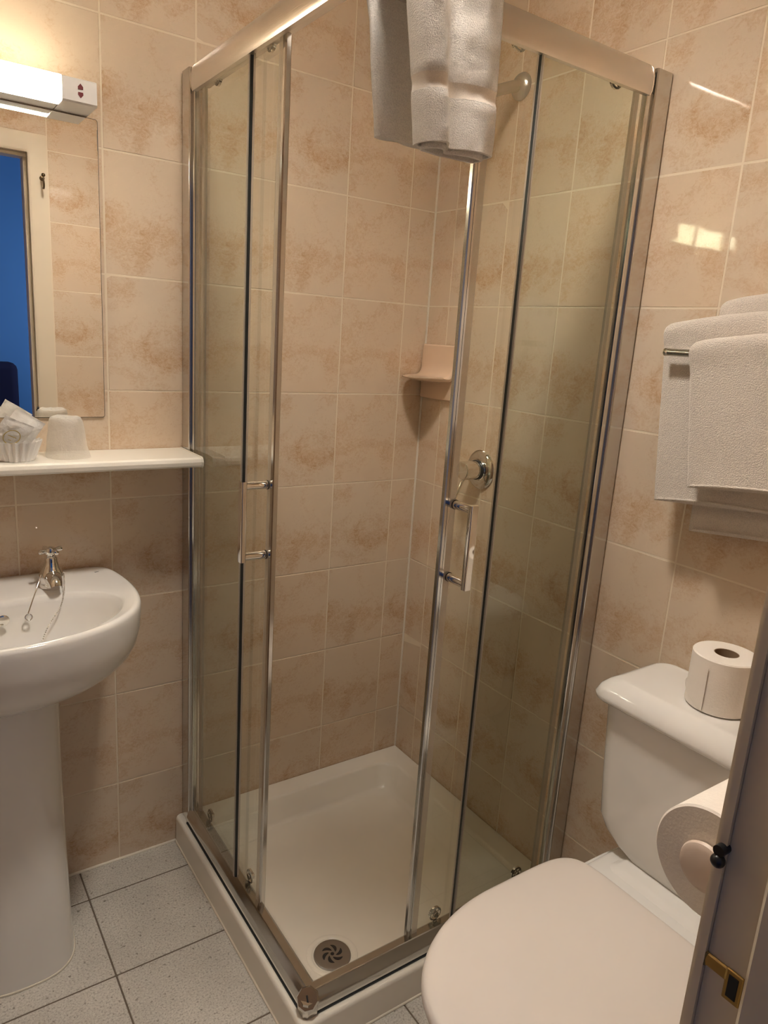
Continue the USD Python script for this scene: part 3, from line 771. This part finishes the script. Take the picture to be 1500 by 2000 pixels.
# sliding doors, pushed open behind the fixed panes
YD0, YD1 = -0.452, -0.075
XS0, XS1 = -0.692, -0.687
drs = both("sliding_door", bx(XS0, XS1, YD0 + 0.002, YD1, 0.117, 1.871), M["glass"], False, label="clear sliding glass door")
both("edge_strip", cat_(bx(XS0 - 0.0035, XS1 + 0.0035, YD0 - 0.008, YD0 + 0.002, 0.116, 1.872, 0.0022), bx(XS0 - 0.002, XS1 + 0.002, YD0 + 0.002, YD0 + 0.006, 0.118, 1.870)), M["strip"], 30, drs, "chrome edge strip")
both("edge_seal", bx(XS0 - 0.0016, XS0, YD0 + 0.006, YD0 + 0.021, 0.118, 1.870), M["pvc"], False, drs)
both("edge_seal", bx(XS0 - 0.0018, XS1 + 0.0018, YD1, YD1 + 0.011, 0.118, 1.870, 0.0008), M["pvc"], False, drs)
for y in (-0.120, -0.372):
    for z in (0.136, 1.881):
        whl = cat_(lathe([(0.0148, -0.003), (0.0165, -0.002), (0.0165, 0.003), (0.0148, 0.004), (0.0128, 0.003), (0.0128, -0.003), (0.0148, -0.003)], 32, "x"),
                   lathe([(0, -0.006), (0.006, -0.006), (0.0068, -0.003), (0.0068, 0.008), (0, 0.008)], 20, "x"),
                   *[tube([(0, 0, 0), (0, 0.0068 * math.cos(a), 0.0068 * math.sin(a)), (0, 0.0133 * math.cos(a), 0.0133 * math.sin(a))], 0.0017, 6) for a in np.arange(5) * 2 * PI / 5 + 0.3]).apply_translation([XS1 + 0.006, y, z])
        both("roller", whl, M["chrome"], 40, drs)
HY, HX = -0.432, -0.745
bar = Polygon([(HX - 0.006, HY - 0.009), (HX + 0.006, HY - 0.009), (HX + 0.006, HY + 0.009), (HX - 0.006, HY + 0.009)]).buffer(-0.003).buffer(0.003, quad_segs=4)
hd = cat_(trimesh.creation.extrude_polygon(bar, 0.162, engine="earcut").apply_translation([0, 0, 0.936]),
          *[lathe([(0, 0), (0.0085, 0), (0.0085, abs(HX) + XS0 - 0.003), (0, abs(HX) + XS0 - 0.003)], 24, "x", (HX + 0.002, HY, z)) for z in (0.9455, 1.0885)],
          *[lathe([(0, 0), (0.0085, 0), (0.0085, 0.008), (0.0075, 0.010), (0, 0.010)], 24, "x", (XS1 + 0.0015, HY, z)) for z in (0.9455, 1.0885)])
both("handle", hd, M["chrome"], 40, drs, "chrome bar handle")
for z in (0.9455, 1.0885):
    both("handle_washer", lathe([(0, 0), (0.0092, 0), (0.0092, 0.003), (0, 0.003)], 24, "x", (XS0 - 0.0032, HY, z)), M["black"], 40, drs, "black handle washer")
    both("handle_washer", lathe([(0, 0), (0.0092, 0), (0.0092, 0.0014), (0, 0.0014)], 24, "x", (XS1, HY, z)), M["black"], 40, drs, "black handle washer")

# ------------------------------------------------------------------ on the shower wall
sd = thing("corner_soap_dish", "peach ceramic soap dish on the shower wall", "soap dish", (0, 0, 0))
y0, y1, z0, z1 = -0.004, -0.152, 1.222, 1.374
obj("plate", rbx(-0.013, -0.0005, y1, y0, z0, z1, 0.005), M["peach"], sd, 40)
# curved tongue: profile in x-z swept over y, shortened towards the sides
ny, nt = 40, 30
gu = np.linspace(-1, 1, ny)
prof = spline([(-0.0135, 1.364), (-0.0145, 1.336), (-0.019, 1.310), (-0.034, 1.292), (-0.062, 1.284), (-0.112, 1.283)], nt)
upper, lower = [], []
for u in gu:
    reach = 0.34 + 0.66 * (1 - abs(u) ** 3.0) ** 0.8
    yc = (y0 + y1) / 2 + u * (abs(y1 - y0) / 2 - 0.0025)
    lip = 0.010 * abs(u) ** 3
    t = np.linspace(0, 1, nt)
    px = -0.0125 + (prof[:, 0] + 0.0125) * reach
    pz = prof[:, 1] + lip * np.clip((t - 0.25) * 2, 0, 1) * (1 - 0.6 * t)
    upper.append(np.column_stack([px, np.full(nt, yc), pz]))
    thick = 0.010 * (1 - t) ** 0.7 + 0.0055 * (1 - 0.5 * t)
    lower.append(np.column_stack([px + 0.0005, np.full(nt, yc), pz - thick - 0.012 * np.sin(np.clip((1 - t) * 1.6, 0, PI))]))
lower = [np.column_stack([np.minimum(l[:, 0], -0.008), l[:, 1:]]) for l in lower]
ringsd = [np.vstack([a, b[::-1]]) for a, b in zip(upper, lower)]
def shut(r, dy):
    mid = np.vstack([(r[:nt] + r[nt:][::-1]) / 2] * 2)
    mid[nt:] = mid[:nt][::-1]
    return mid + [0, dy, 0]
ringsd = [shut(ringsd[0], 0.0015), *ringsd, shut(ringsd[-1], -0.0015)] if ringsd[0][0][1] > ringsd[-1][0][1] else [shut(ringsd[0], -0.0015), *ringsd, shut(ringsd[-1], 0.0015)]
obj("tongue", loft(ringsd, caps=False), M["peach"], sd, 60)

va = thing("shower_valve", "chrome shower mixer valve on the tiled wall", "shower valve", (0, -0.284, 1.058))
obj("plate", lathe([(0.0, 0.0005), (0.052, 0.0005), (0.0525, 0.003), (0.047, 0.008), (0.038, 0.0105), (0.029, 0.0115), (0.027, 0.014), (0, 0.014)], 56, "-x"), M["chrome"], va, 40)
obj("collar", lathe([(0, 0.0135), (0.0262, 0.0135), (0.0262, 0.0215), (0, 0.0215)], 40, "-x"), M["gasket"], va, 40, label="dark collar")
obj("knob", lathe([(0, 0.021), (0.0245, 0.021), (0.0245, 0.062), (0.0235, 0.066), (0.021, 0.0675), (0, 0.0675)], 48, "-x"), M["chrome"], va, 35)
obj("lever", tube(spline([(-0.052, 0.004, -0.020), (-0.058, 0.006, -0.032), (-0.068, 0.004, -0.052), (-0.086, -0.002, -0.078), (-0.094, -0.006, -0.092)], 20), np.r_[np.full(16, 0.0042), 0.0044, 0.0044, 0.004, 0.002], 12), M["chrome"], va, 60)

ar = thing("fixed_shower", "grey satin metal fixed shower on a wall arm behind the hanging towel", "shower", (0, -0.297, 1.978))
obj("flange", lathe([(0, 0.0005), (0.030, 0.0005), (0.0305, 0.004), (0.027, 0.010), (0.020, 0.015), (0.0125, 0.017), (0, 0.017)], 40, "-x"), M["satin"], ar, 40)
ap = spline([(-0.012, 0, 0), (-0.04, 0, -0.010), (-0.085, 0, -0.028), (-0.15, -0.002, -0.056), (-0.18, -0.003, -0.068)], 24)
obj("arm", tube(ap, np.linspace(0.0135, 0.0105, 24), 20), M["satin"], ar, 60)
hh = lathe([(0, 0.0), (0.010, 0.0), (0.012, 0.014), (0.019, 0.030), (0.021, 0.034), (0.020, 0.037), (0, 0.037)], 36)
hh.apply_transform(trimesh.transformations.rotation_matrix(PI + 0.95, [0, 1, 0]))
obj("head", hh.apply_translation([-0.176, -0.003, -0.066]), M["satin"], ar, 40)

# ------------------------------------------------------------------ towels
def drape(path, normal, left, right, sec, to3, wob=0.0, seed=0, thin=None):
    """Sweeps a flat ring section (across 0..1, out) along a path; left(s)/right(s) are its side edges."""
    k = len(path)
    rings = []
    for i in range(k):
        s = i / (k - 1)
        a = left(s) + (right(s) - left(s)) * sec[:, 0]
        off = sec[:, 1] * (thin(s) if thin else 1.0)
        if wob:
            off = off + wob * (fbm(np.stack([a * 22, np.full(len(a), s * 9.0), off * 20], -1), 3, seed) - 0.5)
        rings.append(to3(a, path[i][0] + normal[i][0] * off, path[i][1] + normal[i][1] * off))
    return np.array(rings)


def fold_path(front, back, zt, zf, zb, r, n=26, hb=None):
    """Front foot up, over the bar and down to the back foot; coordinates (horizontal, z)."""
    f = np.column_stack([np.full(n, front), np.linspace(zf, zt - r, n)])
    a = np.linspace(0, PI, 14)[1:-1]
    c, h = (front + back) / 2, (back - front) / 2
    hb = hb or h
    arc = np.column_stack([c - hb * np.cos(a), zt - r + r * np.sin(a)])
    b = np.column_stack([np.full(n, back), np.linspace(zt - r, zb, n)])
    for side, sg in ((f, -1), (b, 1)):     # the cloth swells around the bar
        side[:, 0] += sg * (hb - h) * np.exp(-((zt - r - side[:, 1]) / 0.022) ** 2)
    p = np.vstack([f, arc, b])
    t = np.gradient(p, axis=0)
    t /= np.linalg.norm(t, axis=1, keepdims=True)
    nn = np.column_stack([-t[:, 1], t[:, 0]])
    if nn[0][0] * (front - back) < 0:
        nn = -nn
    return p, nn


def flat_ring(th, n=40, bow=None):
    """A flat ring: outer side 0..1 then the inner side back, ends rounded. Thickness th."""
    u = np.linspace(0, 1, n)
    b = np.zeros(n) if bow is None else bow(u)
    a = np.linspace(PI / 2, -PI / 2, 7)[1:-1]
    e1 = np.column_stack([1 - 0.03 + 0.03 * np.cos(a), b[-1] + th / 2 * np.sin(a)])
    e0 = np.column_stack([0.03 - 0.03 * np.cos(a[::-1]), b[0] + th / 2 * np.sin(a[::-1])])[::1]
    uu = 0.03 + 0.94 * u
    return np.vstack([np.column_stack([uu, b + th / 2]), e1, np.column_stack([uu, b - th / 2])[::-1], e0])


# the bath towel over the front rail of the enclosure
bow = lambda u: 0.016 * np.exp(-((u - 0.13) / 0.13) ** 2) - 0.012 * np.exp(-((u - 0.38) / 0.11) ** 2) + 0.008 * np.exp(-((u - 0.8) / 0.2) ** 2)
to_x = lambda a, h, z: np.column_stack([a, h, z])
tw = thing("bath_towel", "white towel hung over the rail of the shower enclosure", "towel", (0, 0, 0))
pf, nf = fold_path(-0.750, -0.640, 1.944, 1.668, 1.697, 0.05, 34)


def tube_sec(th_front, gap, n=44):
    u = np.linspace(0, 1, n)
    b = bow(u)
    a = np.linspace(PI / 2, -PI / 2, 9)[1:-1]
    hi, lo = b + gap / 2, np.zeros(n) - gap / 2
    e1 = np.column_stack([0.94 + 0.06 * np.cos(a), (hi[-1] + lo[-1]) / 2 + (hi[-1] - lo[-1]) / 2 * np.sin(a)])
    e0 = np.column_stack([0.06 - 0.06 * np.cos(a), (hi[0] + lo[0]) / 2 - (hi[0] - lo[0]) / 2 * np.sin(a)])
    uu = 0.06 + 0.88 * u
    return np.vstack([np.column_stack([uu, hi]), e1, np.column_stack([uu, lo])[::-1], e0])


secO = tube_sec(0, 0.044)
cen = np.array([0.5, 0.0])


def inset(sec, w_, d_):
    p = Polygon(sec * [0.16, 1.0]).buffer(0)
    q = np.column_stack([cen[0] + (sec[:, 0] - cen[0]) * (1 - w_), sec[:, 1]])
    mid = np.interp(q[:, 0], np.linspace(0, 1, 44), bow(np.linspace(0, 1, 44))) * 0.5
    q[:, 1] = mid + (sec[:, 1] - mid) * (1 - d_)
    return q


nfr = 34
lf = lambda s: -0.616 - 0.036 * min(1, s / 0.42) + 0.030 * max(0, s - 0.55) / 0.45
rf = lambda s: -0.484 - 0.004 * min(1, s / 0.42) - 0.05 * max(0, s - 0.42)
thin = lambda s: 1.0 - 0.62 * min(1, max(0, (s - 0.42) / 0.25))
RO = drape(pf, nf, lf, rf, secO, to_x, 0.007, 4, thin)
RI = drape(pf, nf, lf, rf, inset(secO, 0.05, 0.26), to_x, 0.004, 4, thin)
fr = slice(0, nfr + 7)
# body: front tube (outer skin, inner skin, joined at the hem); closed at the top by the saddle
front = np.concatenate([RI[fr][::-1], RO])


def shape_band(R, zlo, zhi, d):
    """Presses the flat woven band into the pile near the hem."""
    R = R.copy()
    return R


zband = (1.738, 1.760)


def split_rows(R, k0, k1):
    return R[k0:k1 + 1]


zrow = pf[:, 1]
kb0 = int(np.argmin(np.abs(zrow[:nfr] - zband[0])))
kb1 = int(np.argmin(np.abs(zrow[:nfr] - zband[1])))
# press the band in a little
ctr = RO.mean(1, keepdims=True)
for k in range(kb0, kb1 + 1):
    ins = 0.10 if kb0 < k < kb1 else 0.03
    RO[k, :, 1] += (ctr[k, 0, 1] - RO[k, :, 1]) * ins
    RO[k, :, 0] += (ctr[k, 0, 0] - RO[k, :, 0]) * ins * 0.12
front = np.concatenate([RI[:nfr][::-1], RO[:kb0 + 1]])
obj("hem", loft(front, caps=False), M["towel"], tw, 60)
obj("woven_band", loft(RO[kb0:kb1 + 1], caps=False), M["towel_band"], tw, 60, label="flat woven band")
kend = len(pf) - 1
secB = flat_ring(0.018, 44)
obj("cloth", loft(RO[kb1:], caps=False), M["towel"], tw, 60)
obj("back_hem", loft(np.concatenate([RO[kend:kend + 1] + [0, 0, -0.003], RO[kend:kend + 1], (RO[kend:kend + 1])]), caps=True), M["towel"], tw, 60)
# the inner fold that peeps out below the hem
RF = drape(pf[:6], nf[:6], lambda s: -0.609, lambda s: -0.491, inset(secO, 0.07, 0.32), to_x, 0.003, 4) + [0, 0.004, -0.006]
RF2 = drape(pf[:6], nf[:6], lambda s: -0.609, lambda s: -0.491, inset(secO, 0.12, 0.56), to_x, 0.003, 4) + [0, 0.004, -0.006]
obj("inner_fold", loft(np.concatenate([RF2[::-1], RF]), caps=False), M["towel"], tw, 60)

# towel rail on the right wall and its three towels
rl = thing("towel_rail", "chrome towel rail with three arms on the right wall", "towel rail", (0, 0, 0))
bars = [(-0.099, 1.392, -0.863), (-0.065, 1.424, -0.875), (-0.028, 1.462, -0.92)]
for x, z, ye in bars:
    obj("arm", tube([(x, ye, z), (x, (ye - 1.32) / 2, z), (x, -1.32, z)], 0.0068, 20), M["strip"], rl, 40)
x, z, ye = bars[0]
obj("end_cap", lathe([(0, -0.003), (0.0070, -0.003), (0.0076, 0.0), (0.0076, 0.004), (0.0060, 0.006), (0, 0.0063)], 24, "y", (x, ye - 0.001, z)), M["chrome"], rl, 40)
obj("bracket", cat_(rbx(-0.012, -0.0005, -1.345, -1.295, 1.36, 1.50, 0.004), rbx(-0.110, -0.008, -1.334, -1.306, 1.376, 1.405, 0.004), rbx(-0.076, -0.008, -1.334, -1.306, 1.41, 1.436, 0.004), rbx(-0.04, -0.008, -1.334, -1.306, 1.448, 1.476, 0.004)), M["chrome"], rl, 40)
to_y = lambda a, h, z: np.column_stack([h, a, z])


def lean(foot, k):
    """A side edge that leans: foot at both ends of the drape, k further out over the bar."""
    return lambda s: foot + k * min(1.0, (1 - abs(2 * s - 1)) / 0.9) - (0.006 * (2 * s - 1) if s > 0.5 else 0)


def hung(label, front, back, zt, zf, zb, r, left, right, th, wob, seed, hemrow=True, bowf=None):
    t = thing("hand_towel", label, "towel", (0, 0, 0))
    p, nn = fold_path(front, back, zt, zf, zb, r, 60, 0.0072 + th / 2)
    R = drape(p, nn, left, right, flat_ring(th, 60, bowf), to_y, wob, seed)
    # foot edges are rounded a little and the hem is stitched
    R[:, :, 2] += 0.036 * (1 - np.exp(-(R[:, :, 1].max(1, keepdims=True) - R[:, :, 1]) / 0.16))
    m = loft(np.concatenate([R[:1] + [0, 0, -0.002], R, R[-1:] + [0, 0, -0.002]]))
    obj("cloth", m, M["terry"], t, 70)
    for row, nm in ((R[0], "hem"),) if hemrow else ():
        pts = row[:60] + [0, 0, 0.0005]
        pts = pts + np.array([[1.0, 0, 0]]) * (front - back) / abs(front - back) * 0.001
        obj(nm, tube(pts[::1], 0.0022 + 0.0008 * np.sin(np.arange(60) * 2.1), 8), M["terry"], t, 60)
    return t


hung("large white towel hung on the rear arm of the towel rail, next to the tiles", -0.040, -0.016, 1.482, 1.063, 1.10, 0.0125, lean(-0.930, 0.012), lambda s: -1.285, 0.011, 0.003, 21)
hung("white towel on the middle arm of the towel rail", -0.073, -0.057, 1.438, 1.112, 1.13, 0.0132, lean(-0.866, 0.030), lambda s: -1.285, 0.012, 0.004, 22)
hung("cream towel on the front arm of the towel rail, nearest the doorway", -0.108, -0.090, 1.406, 1.158, 1.18, 0.0132, lean(-0.955, 0.038), lambda s: -1.285, 0.012, 0.004, 23)

# ------------------------------------------------------------------ toilet
to = thing("toilet", "white close-coupled toilet with its lid closed", "toilet", (0, 0, 0))
CY = -1.105
# cistern body
rg = []
for z, hw, xf, rad in [(0.405, 0.115, -0.150, 0.03), (0.412, 0.128, -0.158, 0.032), (0.432, 0.160, -0.166, 0.035), (0.455, 0.184, -0.172, 0.036), (0.48, 0.196, -0.176, 0.036), (0.56, 0.200, -0.180, 0.034), (0.66, 0.204, -0.184, 0.032), (0.735, 0.207, -0.187, 0.030)]:
    rg.append(rr_ring(xf, -0.008, CY - hw, CY + hw, rad if rad * 2 < -0.008 - xf else 0.03, z))
obj("cistern", loft(rg), M["ceramic"], to, 45)
rg = []
for z, i_, rad in [(0.729, 0.004, 0.028), (0.733, 0.0, 0.03), (0.742, -0.002, 0.03), (0.756, 0.004, 0.03), (0.766, 0.014, 0.03), (0.7735, 0.026, 0.028), (0.7755, 0.034, 0.026), (0.7745, 0.044, 0.024), (0.7745, 0.07, 0.02)]:
    rg.append(rr_ring(-0.205 + i_, -0.004 - max(0, i_) * 0.35, CY - 0.222 + i_, CY + 0.222 - i_, rad, z))
obj("cistern_lid", loft(rg), M["ceramic"], to, 45)
# pan: rear deck, bowl, foot
rg = []


def egg(x_tip, x_back, hw, n=72, back_pow=5.0, sh=0.42):
    """Plan of seat and bowl: round front at x_tip, squarer towards x_back."""
    a = np.arange(n) * 2 * PI / n
    cx = x_back + (x_tip - x_back) * sh
    c, s = np.cos(a), np.sin(a)
    fx = np.where(c < 0, cx - (cx - x_tip) * np.abs(c) ** (2 / 2.1), cx + (x_back - cx) * np.abs(c) ** (2 / back_pow))
    py = np.where(c < 0, np.abs(s) ** (2 / 2.1), np.abs(s) ** (2 / back_pow))
    return np.column_stack([fx, CY + hw * np.sign(s) * py])


for z, xt, xb, hw in [(0.0, -0.52, -0.10, 0.115), (0.012, -0.52, -0.10, 0.115), (0.10, -0.50, -0.11, 0.098), (0.20, -0.54, -0.11, 0.105), (0.28, -0.62, -0.10, 0.135), (0.34, -0.685, -0.09, 0.160), (0.375, -0.70, -0.03, 0.172), (0.385, -0.70, -0.02, 0.172), (0.390, -0.695, -0.02, 0.168)]:
    rg.append(np.column_stack([egg(xt, xb, hw), np.full(72, z)]))
obj("pan", loft(rg), M["ceramic"], to, 45)
obj("rear_deck", rbx(-0.250, -0.012, CY - 0.158, CY + 0.158, 0.352, 0.404, 0.012), M["ceramic"], to, 45)
ledge = [rr_ring(-0.196 + k, -0.02, CY - 0.12 + k, CY + 0.12 - k, 0.02, z) for k, z in ((-0.012, 0.4025), (0.0, 0.4075), (0.008, 0.413))]
obj("coupling_ledge", loft(np.array(ledge)), M["ceramic"], to, 45)


def seat_ring(z, i_):
    return np.column_stack([egg(-0.718 + i_, -0.246 - i_, 0.186 - i_, 120, 6.5, 0.45), np.full(120, z)])


obj("seat", loft(np.array([seat_ring(z, i_) for z, i_ in ((0.391, 0.02), (0.391, 0.01), (0.394, 0.006), (0.403, 0.005), (0.406, 0.008))])), M["seat"], to, 40)
lidr = []
for z, i_ in ((0.4065, 0.006), (0.4070, 0.002), (0.411, 0.0), (0.418, 0.0), (0.4235, 0.002), (0.4275, 0.006), (0.4300, 0.012), (0.4315, 0.022), (0.433, 0.045), (0.4345, 0.08), (0.4355, 0.12), (0.4358, 0.165)):
    lidr.append(seat_ring(z, i_))
obj("lid", loft(np.array(lidr)), M["seat"], to, 45)

# spare roll on the cistern
def roll_mesh(r, h, core=0.021, n=72):
    prof = [(core, 0), (r - 0.002, 0), (r, 0.002), (r, h - 0.002), (r - 0.002, h), (core, h), (core, 0)]
    return lathe(prof, n)


sp = thing("toilet_roll", "spare toilet roll standing on the cistern lid", "toilet roll", (-0.094, -1.075, 0.7765))
obj("paper", roll_mesh(0.056, 0.100), M["tissue"], sp, 35)
obj("core", lathe([(0.0195, 0.001), (0.021, 0.001), (0.021, 0.0995), (0.0195, 0.0995), (0.0195, 0.001)], 48), M["card"], sp, 35, label="brown cardboard core")
# its loose end, folded to a point
fl_r = 0.0578
flap = []
for u in np.linspace(0, 1, 18):
    an = math.radians(122 + 62 * u)
    zt_ = 0.034 + 0.050 * u
    zb_ = 0.028 - 0.024 * u
    r_ = 0.0568 + 0.0016 * (1 - u) ** 2 + 0.0016 * max(0, u - 0.8) / 0.2
    flap.append([(r_ * math.cos(an), r_ * math.sin(an), zz) for zz in np.linspace(zb_, zt_, 6)])
flap = np.array(flap)
inn = flap * [0.982, 0.982, 1]
ring_ = np.concatenate([flap, inn[:, ::-1]], axis=1)
obj("loose_sheet", loft(ring_), M["tissue"], sp, 40)

# roll on its holder beside the door
hr = thing("toilet_roll", "toilet roll on the holder beside the door frame", "toilet roll", (-0.700, -1.4085, 0.925))
obj("paper", lathe([(0.021, 0), (0.0535, 0), (0.0555, 0.002), (0.0555, 0.098), (0.0535, 0.100), (0.021, 0.100), (0.021, 0)], 72, "x"), M["tissue"], hr, 35)
hl = thing("roll_holder", "plastic spindle holder carrying the roll beside the door frame", "toilet roll holder", (-0.700, -1.4085, 0.925))
obj("spindle", lathe([(0, -0.004), (0.016, -0.004), (0.016, 0.112), (0, 0.112)], 28, "x"), M["cap_plastic"], hl, 40)
obj("end_disc", lathe([(0, -0.011), (0.018, -0.0105), (0.0232, -0.008), (0.0245, -0.005), (0.0232, -0.0025), (0, -0.0025)], 48, "x"), M["cap_plastic"], hl, 40, label="round pink-beige end disc")
obj("bracket", cat_(rbx(0.112, 0.124, -0.055, 0.018, -0.018, 0.018, 0.004), rbx(0.100, 0.150, -0.0590, -0.050, -0.035, 0.035, 0.003)), M["cap_plastic"], hl, 40)
